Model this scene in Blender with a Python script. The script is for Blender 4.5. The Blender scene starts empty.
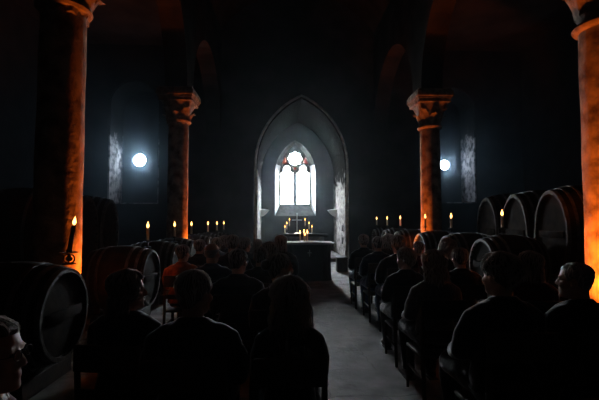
import bpy, bmesh, math, random
from mathutils import Vector, Matrix, Euler, noise

C = bpy.context.scene.collection
PI = math.pi
rad = math.radians
# ------------------------------------------------------------------ camera
F = 400.0
EYE = 1.55
VPX, VPY = 283.0, 221.0          # where the nave's long lines meet in the photograph
cam_d = bpy.data.cameras.new('camera')
cam = bpy.data.objects.new('camera', cam_d)
C.objects.link(cam)
cam_d.sensor_width = 36.0
cam_d.lens = 36.0 * F / 599.0
cam_d.clip_start = 0.05
cam.location = (0, 0, EYE)
pitch = math.atan((VPY - 200.0) / F)
yaw = math.atan((299.5 - VPX) / F)
cam.rotation_euler = Euler((PI / 2 + pitch, 0, -yaw), 'XYZ')
sc = bpy.context.scene
sc.camera = cam
sc.view_settings.view_transform = 'Standard'
sc.view_settings.look = 'None'
sc.view_settings.exposure = 0.0
sc.view_settings.gamma = 1.0
sc.view_settings.use_curve_mapping = False


def PX(px, Z):
    return math.tan(math.atan((px - 299.5) / F) + yaw) * Z


def PZ(py, Z):
    return EYE - (py - VPY) * Z / F


# ------------------------------------------------------------------ materials
def new_mat(name):
    m = bpy.data.materials.new(name)
    m.use_nodes = True
    nt = m.node_tree
    return m, nt, nt.nodes['Principled BSDF']


def noisy(name, c1, c2, scale=5.0, rough=0.8, bump=0.0, metal=0.0, spec=0.3, detail=6, bscale=None, contrast=(0.35, 0.65), sheen=0.0):
    m, nt, b = new_mat(name)
    tc = nt.nodes.new('ShaderNodeTexCoord')
    n = nt.nodes.new('ShaderNodeTexNoise')
    n.inputs['Scale'].default_value = scale
    n.inputs['Detail'].default_value = detail
    nt.links.new(tc.outputs['Object'], n.inputs['Vector'])
    r = nt.nodes.new('ShaderNodeValToRGB')
    r.color_ramp.elements[0].position = contrast[0]
    r.color_ramp.elements[1].position = contrast[1]
    r.color_ramp.elements[0].color = (*c1, 1)
    r.color_ramp.elements[1].color = (*c2, 1)
    nt.links.new(n.outputs['Fac'], r.inputs['Fac'])
    nt.links.new(r.outputs['Color'], b.inputs['Base Color'])
    b.inputs['Roughness'].default_value = rough
    b.inputs['Metallic'].default_value = metal
    b.inputs['Specular IOR Level'].default_value = spec
    if sheen:
        b.inputs['Sheen Weight'].default_value = sheen
        b.inputs['Sheen Roughness'].default_value = 0.3
    if bump:
        n2 = nt.nodes.new('ShaderNodeTexNoise')
        n2.inputs['Scale'].default_value = bscale or scale * 3
        n2.inputs['Detail'].default_value = 8
        nt.links.new(tc.outputs['Object'], n2.inputs['Vector'])
        bp = nt.nodes.new('ShaderNodeBump')
        bp.inputs['Strength'].default_value = bump
        bp.inputs['Distance'].default_value = 0.02
        nt.links.new(n2.outputs['Fac'], bp.inputs['Height'])
        nt.links.new(bp.outputs['Normal'], b.inputs['Normal'])
    return m


def emis(name, col, strength):
    m = bpy.data.materials.new(name)
    m.use_nodes = True
    nt = m.node_tree
    nt.nodes.remove(nt.nodes['Principled BSDF'])
    e = nt.nodes.new('ShaderNodeEmission')
    e.inputs['Color'].default_value = (*col, 1)
    e.inputs['Strength'].default_value = strength
    nt.links.new(e.outputs[0], nt.nodes['Material Output'].inputs['Surface'])
    return m


M = {}
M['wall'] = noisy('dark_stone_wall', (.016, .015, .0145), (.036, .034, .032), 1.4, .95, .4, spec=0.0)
M['vault'] = noisy('dark_stone_vault', (.018, .016, .015), (.038, .034, .03), 1.2, .95, .3, spec=0.0)  # dark stone for arcades and ceilings
M['column'] = noisy('sandstone_column', (.085, .058, .043), (.32, .25, .19), 5.0, .9, .55, spec=.12, detail=10, bscale=22, contrast=(.34, .62))
M['carved'] = noisy('carved_sandstone', (.10, .075, .055), (.27, .21, .16), 8.0, .9, .3, spec=.12)
M['tracery'] = noisy('window_tracery_stone', (.08, .08, .08), (.14, .14, .136), 6, .95, .2, spec=0.0)
M['splay'] = noisy('whitewashed_splay', (.72, .72, .70), (.85, .85, .84), 4, .85, .15)
M['sillstone'] = noisy('sill_stone', (.07, .067, .063), (.15, .143, .135), 5, .95, .2, spec=0.0)
M['wood'] = noisy('dark_oak', (.010, .007, .005), (.026, .018, .012), 7, .8, .15, spec=.12)
M['chime'] = noisy('lit_cask_rim', (.13, .11, .09), (.24, .21, .17), 14, .6, .2, spec=.4)  # pale tone paints in the light caught on the rims
M['caskhead'] = noisy('blackened_cask_head', (.014, .010, .008), (.032, .023, .016), 7, .9, .15, spec=.05)
M['shadechime'] = noisy('shaded_cask_rim', (.035, .028, .022), (.075, .062, .05), 14, .7, .2, spec=.2)  # same rim with shade painted into the colour
M['chairwood'] = noisy('chair_wood', (.02, .014, .01), (.045, .03, .02), 9, .5, .1)
M['hoop'] = noisy('hoop_iron', (.07, .07, .07), (.15, .145, .14), 15, .6, .1, metal=.6, spec=.3)
M['iron'] = noisy('wrought_iron', (.02, .02, .02), (.05, .05, .05), 20, .55, .15, metal=.5)
M['brass'] = noisy('dull_brass', (.30, .21, .09), (.45, .33, .15), 10, .4, .05, metal=.9)
M['wax'] = noisy('candle_wax', (.62, .47, .30), (.74, .60, .42), 8, .5, .05)
M['wax'].node_tree.nodes['Principled BSDF'].inputs['Subsurface Weight'].default_value = 0.0
M['darkwax'] = noisy('dark_candle_wax', (.16, .06, .035), (.22, .09, .05), 8, .5, .05)
M['wick'] = noisy('burnt_wick', (.01, .01, .01), (.02, .02, .02), 8, .9)
M['blackcloth'] = noisy('black_altar_cloth', (.011, .010, .012), (.022, .020, .023), 4, .75, .1, sheen=.25)
M['lilaccloth'] = noisy('grey_lilac_cloth', (.10, .095, .115), (.15, .14, .165), 6, .8, .05, sheen=.2)
M['palestone'] = noisy('pale_worn_stone', (.28, .27, .25), (.52, .50, .47), 6, .85, .3)
M['silver'] = noisy('pale_metal', (.55, .54, .52), (.7, .7, .68), 8, .35, 0, metal=.6)
M['skin'] = noisy('skin', (.46, .27, .20), (.56, .35, .27), 6, .5, .05, spec=.4)
M['eye'] = noisy('dark_eye', (.02, .015, .012), (.03, .02, .02), 5, .2)
M['lip'] = noisy('lip', (.36, .15, .13), (.42, .19, .16), 8, .45)
M['white'] = noisy('white_collar', (.66, .65, .65), (.8, .8, .8), 9, .8)
M['lens'] = noisy('clear_lens', (.9, .9, .9), (.95, .95, .95), 5, .05)
lp = M['lens'].node_tree.nodes['Principled BSDF']
lp.inputs['Transmission Weight'].default_value = 1.0
M['shoe'] = noisy('black_leather', (.012, .011, .01), (.03, .026, .024), 12, .4, .05)
def strand_mat():
    m = bpy.data.materials.new('rim_light_strand')
    m.use_nodes = True
    nt = m.node_tree
    b = nt.nodes['Principled BSDF']
    n = nt.nodes.new('ShaderNodeTexNoise')
    n.inputs['Scale'].default_value = 30
    r = nt.nodes.new('ShaderNodeValToRGB')
    r.color_ramp.elements[0].color = (.50, .46, .43, 1)  # pale on every hair colour: rim light put into the strands
    r.color_ramp.elements[1].color = (.85, .81, .77, 1)
    nt.links.new(n.outputs['Fac'], r.inputs['Fac'])
    t = nt.nodes.new('ShaderNodeBsdfTranslucent')
    mx = nt.nodes.new('ShaderNodeMixShader')
    mx.inputs['Fac'].default_value = .8
    nt.links.new(r.outputs['Color'], b.inputs['Base Color'])
    nt.links.new(r.outputs['Color'], t.inputs['Color'])
    nt.links.new(b.outputs[0], mx.inputs[1])
    nt.links.new(t.outputs[0], mx.inputs[2])
    nt.links.new(mx.outputs[0], nt.nodes['Material Output'].inputs['Surface'])
    return m


M['strand'] = strand_mat()
HAIR = {
    'black': noisy('black_hair', (.008, .007, .006), (.02, .016, .013), 40, .42, .3, spec=.6, sheen=1.0),
    'brown': noisy('brown_hair', (.03, .017, .010), (.065, .04, .024), 40, .42, .3, spec=.6, sheen=1.0),
    'blond': noisy('ash_blond_hair', (.12, .085, .05), (.22, .16, .10), 40, .42, .3, spec=.6, sheen=1.0),
    'grey': noisy('grey_hair', (.20, .20, .20), (.36, .35, .34), 40, .5, .3, spec=.5, sheen=1.0),
}
CLOTH = {}
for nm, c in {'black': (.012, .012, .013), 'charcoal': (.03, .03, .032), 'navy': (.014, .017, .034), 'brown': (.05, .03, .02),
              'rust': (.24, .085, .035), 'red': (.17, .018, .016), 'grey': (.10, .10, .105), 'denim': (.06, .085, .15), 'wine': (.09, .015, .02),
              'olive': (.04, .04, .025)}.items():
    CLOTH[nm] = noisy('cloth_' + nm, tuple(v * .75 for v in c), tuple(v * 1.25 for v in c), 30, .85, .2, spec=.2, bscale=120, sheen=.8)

def glazing(name, col):
    m = bpy.data.materials.new(name)
    m.use_nodes = True
    nt = m.node_tree
    nt.nodes.remove(nt.nodes['Principled BSDF'])
    t = nt.nodes.new('ShaderNodeBsdfTransparent')
    t.inputs['Color'].default_value = (*col, 1)
    nt.links.new(t.outputs[0], nt.nodes['Material Output'].inputs['Surface'])
    return m


M['daylight'] = glazing('clear_leaded_glass', (.97, .985, .99))
M['redglass'] = glazing('red_glass', (.05, .014, .008))
M['sky'] = emis('overcast_sky', (.90, .96, 1.0), 135.0)
M['oculus'] = emis('oculus_daylight', (.56, .78, 1.0), 70.0)
M['flame'] = emis('candle_flame', (1.0, .46, .11), 7.0)
M['bulb'] = emis('orange_lamp_lens', (1.0, .30, .04), 4.0)


def floor_mat():
    m, nt, b = new_mat('worn_flagstones')
    tc = nt.nodes.new('ShaderNodeTexCoord')
    br = nt.nodes.new('ShaderNodeTexBrick')
    br.inputs['Scale'].default_value = 1.0
    br.inputs['Brick Width'].default_value = 1.05
    br.inputs['Row Height'].default_value = 0.62
    br.inputs['Mortar Size'].default_value = 0.007
    br.inputs['Mortar Smooth'].default_value = 0.3
    br.inputs['Color1'].default_value = (.20, .197, .19, 1)
    br.inputs['Color2'].default_value = (.255, .248, .236, 1)
    br.inputs['Mortar'].default_value = (.14, .137, .132, 1)
    n = nt.nodes.new('ShaderNodeTexNoise')
    n.inputs['Scale'].default_value = 2.6
    n.inputs['Detail'].default_value = 9
    r = nt.nodes.new('ShaderNodeValToRGB')
    r.color_ramp.elements[0].position = .33
    r.color_ramp.elements[0].color = (.34, .34, .34, 1)
    r.color_ramp.elements[1].position = .62
    r.color_ramp.elements[1].color = (1.1, 1.1, 1.1, 1)
    mx = nt.nodes.new('ShaderNodeMixRGB')
    mx.blend_type = 'MULTIPLY'
    mx.inputs['Fac'].default_value = 1
    nd = nt.nodes.new('ShaderNodeTexNoise')
    nd.inputs['Scale'].default_value = 3.5
    nd.inputs['Detail'].default_value = 5
    nt.links.new(tc.outputs['Object'], nd.inputs['Vector'])
    va = nt.nodes.new('ShaderNodeVectorMath')
    va.operation = 'MULTIPLY_ADD'
    va.inputs[1].default_value = (.22, .22, 0)
    nt.links.new(nd.outputs['Color'], va.inputs[0])
    nt.links.new(tc.outputs['Object'], va.inputs[2])
    nt.links.new(va.outputs[0], br.inputs['Vector'])
    nt.links.new(tc.outputs['Object'], n.inputs['Vector'])
    nt.links.new(n.outputs['Fac'], r.inputs['Fac'])
    nt.links.new(br.outputs['Color'], mx.inputs['Color1'])
    nt.links.new(r.outputs['Color'], mx.inputs['Color2'])
    nt.links.new(mx.outputs['Color'], b.inputs['Base Color'])
    n2 = nt.nodes.new('ShaderNodeTexNoise')
    n2.inputs['Scale'].default_value = 7
    n2.inputs['Detail'].default_value = 8
    nt.links.new(tc.outputs['Object'], n2.inputs['Vector'])
    mr = nt.nodes.new('ShaderNodeMapRange')
    mr.inputs['To Min'].default_value = .5
    mr.inputs['To Max'].default_value = .9
    nt.links.new(n2.outputs['Fac'], mr.inputs['Value'])
    nt.links.new(mr.outputs['Result'], b.inputs['Roughness'])
    b.inputs['Specular IOR Level'].default_value = .3
    ad = nt.nodes.new('ShaderNodeMath')
    ad.operation = 'MULTIPLY_ADD'
    ad.inputs[1].default_value = 1.6
    nt.links.new(n2.outputs['Fac'], ad.inputs[0])
    nt.links.new(br.outputs['Fac'], ad.inputs[2])
    bp = nt.nodes.new('ShaderNodeBump')
    bp.invert = True
    bp.inputs['Strength'].default_value = .5
    bp.inputs['Distance'].default_value = .02
    nt.links.new(ad.outputs[0], bp.inputs['Height'])
    nt.links.new(bp.outputs['Normal'], b.inputs['Normal'])
    return m


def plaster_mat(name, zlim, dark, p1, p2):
    """patchy whitewash painted pale low and dark above, as light falls off upward"""
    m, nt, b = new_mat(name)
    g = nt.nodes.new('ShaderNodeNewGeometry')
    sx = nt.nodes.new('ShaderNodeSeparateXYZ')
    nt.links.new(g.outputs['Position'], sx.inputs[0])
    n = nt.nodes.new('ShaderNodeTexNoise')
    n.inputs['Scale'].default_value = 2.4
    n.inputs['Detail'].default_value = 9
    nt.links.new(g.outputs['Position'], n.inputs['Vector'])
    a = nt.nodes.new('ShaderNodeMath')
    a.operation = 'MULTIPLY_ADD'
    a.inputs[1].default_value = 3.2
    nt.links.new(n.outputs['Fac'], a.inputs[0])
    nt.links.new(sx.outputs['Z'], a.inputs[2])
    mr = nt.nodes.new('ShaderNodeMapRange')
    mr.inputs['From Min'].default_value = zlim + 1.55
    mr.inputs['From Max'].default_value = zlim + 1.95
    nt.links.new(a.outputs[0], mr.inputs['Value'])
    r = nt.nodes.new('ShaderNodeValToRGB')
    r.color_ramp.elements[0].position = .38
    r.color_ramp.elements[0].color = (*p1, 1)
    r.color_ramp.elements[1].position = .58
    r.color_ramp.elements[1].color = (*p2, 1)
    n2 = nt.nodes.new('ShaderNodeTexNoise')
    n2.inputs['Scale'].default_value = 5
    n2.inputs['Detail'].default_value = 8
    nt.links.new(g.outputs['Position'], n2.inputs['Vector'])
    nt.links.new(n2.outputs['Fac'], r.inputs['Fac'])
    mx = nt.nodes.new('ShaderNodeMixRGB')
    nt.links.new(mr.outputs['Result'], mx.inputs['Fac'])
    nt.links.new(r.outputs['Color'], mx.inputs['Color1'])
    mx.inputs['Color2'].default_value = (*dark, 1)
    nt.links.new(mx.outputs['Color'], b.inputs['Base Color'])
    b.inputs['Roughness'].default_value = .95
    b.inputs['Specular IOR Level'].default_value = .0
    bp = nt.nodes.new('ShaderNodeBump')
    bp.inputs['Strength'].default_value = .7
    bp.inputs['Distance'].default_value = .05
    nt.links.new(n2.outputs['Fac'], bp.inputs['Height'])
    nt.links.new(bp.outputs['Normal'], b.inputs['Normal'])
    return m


M['floor'] = floor_mat()
M['chancel'] = plaster_mat('chancel_lit_whitewash', 3.0, (.012, .0115, .011), (.14, .135, .13), (.50, .48, .46))  # lit lower wall and dim vault put into the colour
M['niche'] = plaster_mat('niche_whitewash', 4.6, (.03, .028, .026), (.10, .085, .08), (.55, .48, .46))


# ------------------------------------------------------------------ mesh helpers
def tag(o, label=None, cat=None, group=None, kind=None):
    if label: o['label'] = label
    if cat: o['category'] = cat
    if group: o['group'] = group
    if kind: o['kind'] = kind
    return o


def empty(name, loc, rz=0.0):
    o = bpy.data.objects.new(name, None)
    o.empty_display_size = .1
    C.objects.link(o)
    o.location = loc
    o.rotation_euler.z = rz
    return o


def link(name, me, mat, parent=None, loc=(0, 0, 0), smooth=True):
    o = bpy.data.objects.new(name, me)
    C.objects.link(o)
    if mat is not None and not me.materials:
        me.materials.append(mat)
    if parent is not None:
        o.parent = parent
    o.location = loc
    return o


def auto(me, ang=40):
    for p in me.polygons:
        p.use_smooth = True
    try:
        me.set_sharp_from_angle(angle=rad(ang))
    except Exception:
        pass


class MB:
    def __init__(s):
        s.bm = bmesh.new()

    def box(s, x0, x1, y0, y1, z0, z1, bev=0.0, mat=None):
        r = bmesh.ops.create_cube(s.bm, size=1)
        vs = r['verts']
        for v in vs:
            v.co = Vector(((x0 + x1) / 2 + v.co.x * (x1 - x0), (y0 + y1) / 2 + v.co.y * (y1 - y0), (z0 + z1) / 2 + v.co.z * (z1 - z0)))
        if mat is not None:
            for v in vs: v.co = mat @ v.co
        if bev:
            es = list({e for v in vs for e in v.link_edges})
            bmesh.ops.bevel(s.bm, geom=es, offset=bev, segments=2, affect='EDGES', profile=.5)
        return s

    def rings(s, rings, cap=True, closed=False):
        """rings: lists of points with the same count"""
        V = [[s.bm.verts.new(p) for p in r] for r in rings]
        n = len(V[0])
        m = len(V)
        for i in range(m if closed else m - 1):
            a, b = V[i], V[(i + 1) % m]
            for k in range(n):
                try:
                    s.bm.faces.new((a[k], a[(k + 1) % n], b[(k + 1) % n], b[k]))
                except ValueError:
                    pass
        if cap and not closed:
            s.bm.faces.new(list(reversed(V[0])))
            s.bm.faces.new(V[-1])
        return s

    def tube(s, pts, r, n=10, r2=None, up=Vector((0, 0, 1)), round_ends=True, closed=False):
        pts = [Vector(p) for p in pts]
        m = len(pts)
        rr = r if isinstance(r, (list, tuple)) else [r] * m
        r2 = r2 if isinstance(r2, (list, tuple)) else ([r2] * m if r2 else rr)
        rr, r2 = list(rr), list(r2)
        if round_ends and not closed:
            d0 = (pts[0] - pts[1]).normalized()
            d1 = (pts[-1] - pts[-2]).normalized()
            e0 = min(rr[0], r2[0])
            e1 = min(rr[-1], r2[-1])
            head = [(pts[0] + d0 * e0 * k, c) for k, c in ((.98, .18), (.8, .6), (.45, .89))]
            tail = [(pts[-1] + d1 * e1 * k, c) for k, c in ((.45, .89), (.8, .6), (.98, .18))]
            a0, b0, a1, b1 = rr[0], r2[0], rr[-1], r2[-1]
            pts = [h[0] for h in head] + pts + [h[0] for h in tail]
            rr = [a0 * h[1] for h in head] + rr + [a1 * h[1] for h in tail]
            r2 = [b0 * h[1] for h in head] + r2 + [b1 * h[1] for h in tail]
            m = len(pts)
        rs = []
        last = None
        for i in range(m):
            if closed:
                t = (pts[(i + 1) % m] - pts[i - 1]).normalized()
            else:
                t = (pts[min(i + 1, m - 1)] - pts[max(i - 1, 0)]).normalized()
            if last is None:
                u = up if abs(t.dot(up)) < .95 else Vector((0, 1, 0))
            else:
                u = last
            side = t.cross(u).normalized()
            u = side.cross(t).normalized()
            last = u
            rs.append([pts[i] + side * math.cos(2 * PI * k / n) * rr[i] + u * math.sin(2 * PI * k / n) * r2[i] for k in range(n)])
        return s.rings(rs, closed=closed)

    def lathe(s, prof, n=24, mat=None, sx=1.0, sy=1.0, jitter=None):
        """prof: (radius, height) pairs turned round the z axis"""
        rs = []
        for r, z in prof:
            row = []
            for k in range(n):
                a = 2 * PI * k / n
                q = r * (jitter(k) if jitter else 1)
                p = Vector((q * math.cos(a) * sx, q * math.sin(a) * sy, z))
                row.append(mat @ p if mat is not None else p)
            rs.append(row)
        return s.rings(rs)

    def ball(s, c, a, b=None, d=None, n=12, mat=None):
        b = b or a
        d = d or a
        rs = []
        for i in range(1, 9):
            t = PI * i / 9
            row = []
            for k in range(n):
                q = 2 * PI * k / n
                p = Vector((c[0] + a * math.sin(t) * math.cos(q), c[1] + b * math.sin(t) * math.sin(q), c[2] - d * math.cos(t)))
                row.append(mat @ p if mat is not None else p)
            rs.append(row)
        return s.rings(rs)

    def mesh(s, name):
        bmesh.ops.recalc_face_normals(s.bm, faces=s.bm.faces)
        me = bpy.data.meshes.new(name)
        s.bm.to_mesh(me)
        s.bm.free()
        return me

    def build(s, name, mat, parent=None, loc=(0, 0, 0), ang=40):
        me = s.mesh(name)
        auto(me, ang)
        return link(name, me, mat, parent, loc)


def evaluated(o):
    dg = bpy.context.evaluated_depsgraph_get()
    dg.update()
    return bpy.data.meshes.new_from_object(o.evaluated_get(dg), depsgraph=dg)


def remesh(me, voxel, smooth=2):
    o = bpy.data.objects.new('tmp', me)
    C.objects.link(o)
    md = o.modifiers.new('r', 'REMESH')
    md.mode = 'VOXEL'
    md.voxel_size = voxel
    md.use_smooth_shade = True
    if smooth:
        sm = o.modifiers.new('s', 'SMOOTH')
        sm.factor = .5
        sm.iterations = smooth
    out = evaluated(o)
    bpy.data.objects.remove(o)
    out.materials.clear()
    for p in out.polygons:
        p.use_smooth = True
    return out


def plate(name, loops, depth, mat, M4, parent=None, bevel=0.0):
    """filled outline with holes (2-D loops), 'depth' thick, placed by matrix M4"""
    cu = bpy.data.curves.new('t', 'CURVE')
    cu.dimensions = '2D'
    cu.fill_mode = 'BOTH'
    cu.extrude = depth / 2
    cu.bevel_depth = bevel
    for lp_ in loops:
        sp = cu.splines.new('POLY')
        sp.points.add(len(lp_) - 1)
        for p, q in zip(sp.points, lp_):
            p.co = (q[0], q[1], 0, 1)
        sp.use_cyclic_u = True
    o = bpy.data.objects.new('t', cu)
    C.objects.link(o)
    me = evaluated(o)
    bpy.data.objects.remove(o)
    bpy.data.curves.remove(cu)
    me.transform(M4)
    me.materials.clear()
    me.name = name
    for p in me.polygons:
        p.use_smooth = False
    return link(name, me, mat, parent)


# plate lying in the x/z plane whose front face is at y0 and back at y1
def XZ(y0, y1):
    return Matrix.Translation((0, (y0 + y1) / 2, 0)) @ Matrix.Rotation(PI / 2, 4, 'X')


def YZ(x0, x1):
    # 2-D (u,v) -> world (x mid, u, v)
    return Matrix(((0, 0, 1, (x0 + x1) / 2), (1, 0, 0, 0), (0, 1, 0, 0), (0, 0, 0, 1)))


def pointed(cx, w, z0, zs, apex, n=14):
    """outline of a pointed-arch opening: half width w, floor z0, spring zs, apex height"""
    h = apex - zs
    R = (h * h + w * w) / (2 * w)
    pts = [(cx - w, z0), (cx + w, z0), (cx + w, zs)]
    ce = cx + w - R
    am = math.atan2(h, cx - ce)
    for i in range(1, n + 1):
        a = am * i / n
        pts.append((ce + R * math.cos(a), zs + R * math.sin(a)))
    ce = cx - w + R
    for i in range(n - 1, -1, -1):
        a = am * i / n
        pts.append((ce - R * math.cos(a), zs + R * math.sin(a)))
    return pts


def roundarch(cx, w, z0, zs, n=20):
    return [(cx - w, z0), (cx + w, z0)] + [(cx + w * math.cos(PI * i / n), zs + w * math.sin(PI * i / n)) for i in range(n + 1)]


def circle(cx, cz, r, n=32):
    return [(cx + r * math.cos(2 * PI * i / n), cz + r * math.sin(2 * PI * i / n)) for i in range(n)]


def foil(cx, cz, r, k, depth, n=64, ph=0.0):
    return [(cx + (r - depth * (1 - abs(math.cos(k * (2 * PI * i / n + ph) / 2))) ) * math.cos(2 * PI * i / n),
             cz + (r - depth * (1 - abs(math.cos(k * (2 * PI * i / n + ph) / 2))) ) * math.sin(2 * PI * i / n)) for i in range(n)]


def rect(x0, x1, z0, z1):
    return [(x0, z0), (x1, z0), (x1, z1), (x0, z1)]


def struct(o):
    o['kind'] = 'structure'
    return o


# ------------------------------------------------------------------ the room
YE, YN, YC = 15.5, 16.8, 19.5      # end wall, back of the aisle niches, chancel back wall
XL, XR = -8.4, 9.6
CX = .717
AW = 1.765
mb = MB(); mb.box(XL - .4, XR + .4, -3.4, 21.2, -.3, 0)
struct(mb.build('floor', M['floor']))
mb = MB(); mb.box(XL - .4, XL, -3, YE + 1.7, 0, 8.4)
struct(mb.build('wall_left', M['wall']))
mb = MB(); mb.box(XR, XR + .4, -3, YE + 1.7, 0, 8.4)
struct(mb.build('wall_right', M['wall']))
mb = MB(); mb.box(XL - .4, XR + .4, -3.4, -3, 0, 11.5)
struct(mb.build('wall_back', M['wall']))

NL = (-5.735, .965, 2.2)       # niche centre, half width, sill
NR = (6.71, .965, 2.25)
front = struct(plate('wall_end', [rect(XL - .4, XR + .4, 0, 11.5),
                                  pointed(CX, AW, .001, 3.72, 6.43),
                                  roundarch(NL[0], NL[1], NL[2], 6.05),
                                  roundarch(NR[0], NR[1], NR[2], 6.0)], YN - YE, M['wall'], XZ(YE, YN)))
# niche linings of whitewash, darker above, niche backs and their small round windows
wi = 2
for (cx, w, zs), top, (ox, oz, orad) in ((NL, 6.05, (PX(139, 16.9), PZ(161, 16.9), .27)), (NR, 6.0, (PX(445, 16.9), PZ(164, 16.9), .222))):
    side = 'left' if cx < 0 else 'right'
    struct(plate('wall_niche_' + side, [rect(cx - 1.5, cx + 1.5, 1.6, 7.7), circle(ox, oz, orad)], .3, M['wall'], XZ(YN, YN + .3)))
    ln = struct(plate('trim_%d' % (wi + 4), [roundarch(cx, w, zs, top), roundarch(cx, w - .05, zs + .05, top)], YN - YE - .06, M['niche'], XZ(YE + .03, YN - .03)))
    win = struct(plate('window_%d' % wi, [circle(ox, oz, orad), circle(ox, oz, orad - .015)], .1, M['tracery'], XZ(YN + .05, YN + .15)))
    struct(plate('pane', [circle(ox, oz, orad - .015)], .02, M['oculus'], XZ(YN + .1, YN + .12), win))
    wi += 1

# chancel: pointed barrel behind the arch
outer = pointed(CX, AW + .3, -.05, 3.72, 6.85)
inner = pointed(CX, AW, .0, 3.72, 6.43)
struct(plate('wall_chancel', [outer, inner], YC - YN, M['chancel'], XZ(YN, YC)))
# reveal of the chancel arch: lining of the wall opening in the same whitewash with painted light
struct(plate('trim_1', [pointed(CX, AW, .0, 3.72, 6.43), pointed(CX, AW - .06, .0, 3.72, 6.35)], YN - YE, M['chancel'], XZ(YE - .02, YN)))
# roll moulding round the chancel arch, proud of the wall
o = pointed(CX, AW + .03, .0, 3.72, 6.47)[2:]
mb = MB()
mb.tube([(CX + AW + .03, YE - .03, 0)] + [(x, YE - .03, z) for x, z in o] + [(CX - AW - .03, YE - .03, 0)], .05, 10, round_ends=False)
struct(mb.build('trim_2', M['palestone']))
# step up to the chancel
mb = MB(); mb.box(CX - AW + .07, CX + AW - .07, YE - .3, YC, 0, .12, .015)
struct(mb.build('trim_3', M['floor']))
# chancel end wall with the traceried window
WX = .60
YG = 19.98
big = pointed(WX, .99, 1.80, 3.9, 5.52)
small = pointed(WX, .76, 2.33, 3.95, 5.40)
struct(plate('wall_chancel_end', [rect(CX - AW - .3, CX + AW + .3, -.05, 7.0), big], .62, M['wall'], XZ(YC, YC + .62)))
mb = MB()
mb.rings([[(x, YC + .002, z) for x, z in big], [(x, YG, z) for x, z in small]], cap=False)
for f in mb.bm.faces:
    pass
sp = mb.build('trim_4', M['splay'], ang=25)
struct(sp)
sp.data.materials.append(M['sillstone'])
for p in sp.data.polygons:
    c = p.center
    if c.z < 2.25 and abs(p.normal.z) > .3:
        p.material_index = 1
    if c.z > 4.3:
        p.material_index = 1
lan = []
for lx in (WX - .405, WX + .405):
    pts = [(lx - .295, 2.40), (lx + .295, 2.40), (lx + .295, 3.80)]
    # cusped trefoil head
    for i in range(7): pts.append((lx + .20 + .12 * math.cos(PI * (-.1 + i / 8)), 3.88 + .12 * math.sin(PI * (-.1 + i / 8))))
    for i in range(9): pts.append((lx + .175 * math.cos(PI * (-.08 + 1.16 * i / 8)), 4.15 + .175 * math.sin(PI * (-.08 + 1.16 * i / 8))))
    for i in range(7): pts.append((lx - .20 + .12 * math.cos(PI * (.35 + i / 8)), 3.88 + .12 * math.sin(PI * (.35 + i / 8))))
    pts.append((lx - .295, 3.80))
    lan.append(pts)
rose = foil(WX, 4.69, .345, 8, .09, 96)
quat = circle(WX, 4.19, .075, 12)
tri = []
for s_ in (-1, 1):
    tri.append([(WX + s_ * .66, 4.42), (WX + s_ * .40, 4.46), (WX + s_ * .50, 4.80)])
win = struct(plate('window_1', [small] + lan + [rose, quat] + tri, .16, M['tracery'], XZ(YG - .02, YG + .14)))
for nm, lp_, mt in (('pane', lan[0], 'daylight'), ('pane', lan[1], 'daylight'), ('rose_pane', rose, 'daylight'), ('small_pane', quat, 'redglass'),
                    ('red_pane', tri[0], 'redglass'), ('red_pane', tri[1], 'redglass')):
    struct(plate(nm, [lp_], .02, M[mt], XZ(YG + .06, YG + .08), win))
# leading and saddle bars in the lights
for lx in (WX - .405, WX + .405):
    mb = MB()
    for k in range(1, 5):
        mb.box(lx - .32, lx + .32, YG + .035, YG + .05, 2.40 + k * .33 - .008, 2.40 + k * .33 + .008)
    for k in (-1, 1):
        mb.box(lx + k * .22 - .006, lx + k * .22 + .006, YG + .035, YG + .05, 2.40, 3.85)
    struct(mb.build('glazing_bar', M['iron'], win))

# the overcast sky that stands beyond the chancel window
mb = MB(); mb.box(-3.4, 4.6, 23.0, 23.05, 2.45, 8.0)
struct(mb.build('sky', M['sky']))
# nave arcades above the columns, barrel vault, aisle ceilings
COLY = (4.95, 10.42)
CR = .265
XCL, XCR = -2.45 - CR, 3.60 + CR
ZCAP = 4.93
for nm, xc in (('wall_arcade_left', XCL), ('wall_arcade_right', XCR)):
    ZB = ZCAP + .012
    out = [(-3.0, 8.6), (-3.0, ZB)]
    for y0, y1 in ((-.52, 4.95), (4.95, 10.42), (10.42, 15.5)):
        a, b = y0 + .32, y1 - .32
        if y1 > 15: b = y1
        if y0 < 0:
            out.append((a, ZB))
        else:
            out.append((a, ZB))
        r_ = (b - a) / 2
        for i in range(1, 16):
            t = PI - PI * i / 16
            out.append(((a + b) / 2 + r_ * math.cos(t), ZB + r_ * math.sin(t)))
        out.append((b, ZB))
    out.append((YE, 8.6))
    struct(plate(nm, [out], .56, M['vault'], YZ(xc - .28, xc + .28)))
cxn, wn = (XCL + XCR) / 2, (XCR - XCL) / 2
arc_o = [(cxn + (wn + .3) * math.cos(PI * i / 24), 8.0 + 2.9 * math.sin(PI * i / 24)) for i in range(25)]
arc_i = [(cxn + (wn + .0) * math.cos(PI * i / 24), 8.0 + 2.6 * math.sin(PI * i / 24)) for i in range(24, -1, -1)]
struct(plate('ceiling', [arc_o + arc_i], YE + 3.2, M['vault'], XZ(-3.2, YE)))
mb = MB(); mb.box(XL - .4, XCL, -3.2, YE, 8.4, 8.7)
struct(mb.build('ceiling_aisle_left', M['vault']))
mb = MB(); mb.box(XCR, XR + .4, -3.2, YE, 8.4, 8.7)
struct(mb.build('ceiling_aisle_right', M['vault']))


# ------------------------------------------------------------------ columns
YLN, YRN, YRF = 4.95, 4.57, 10.30


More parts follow.
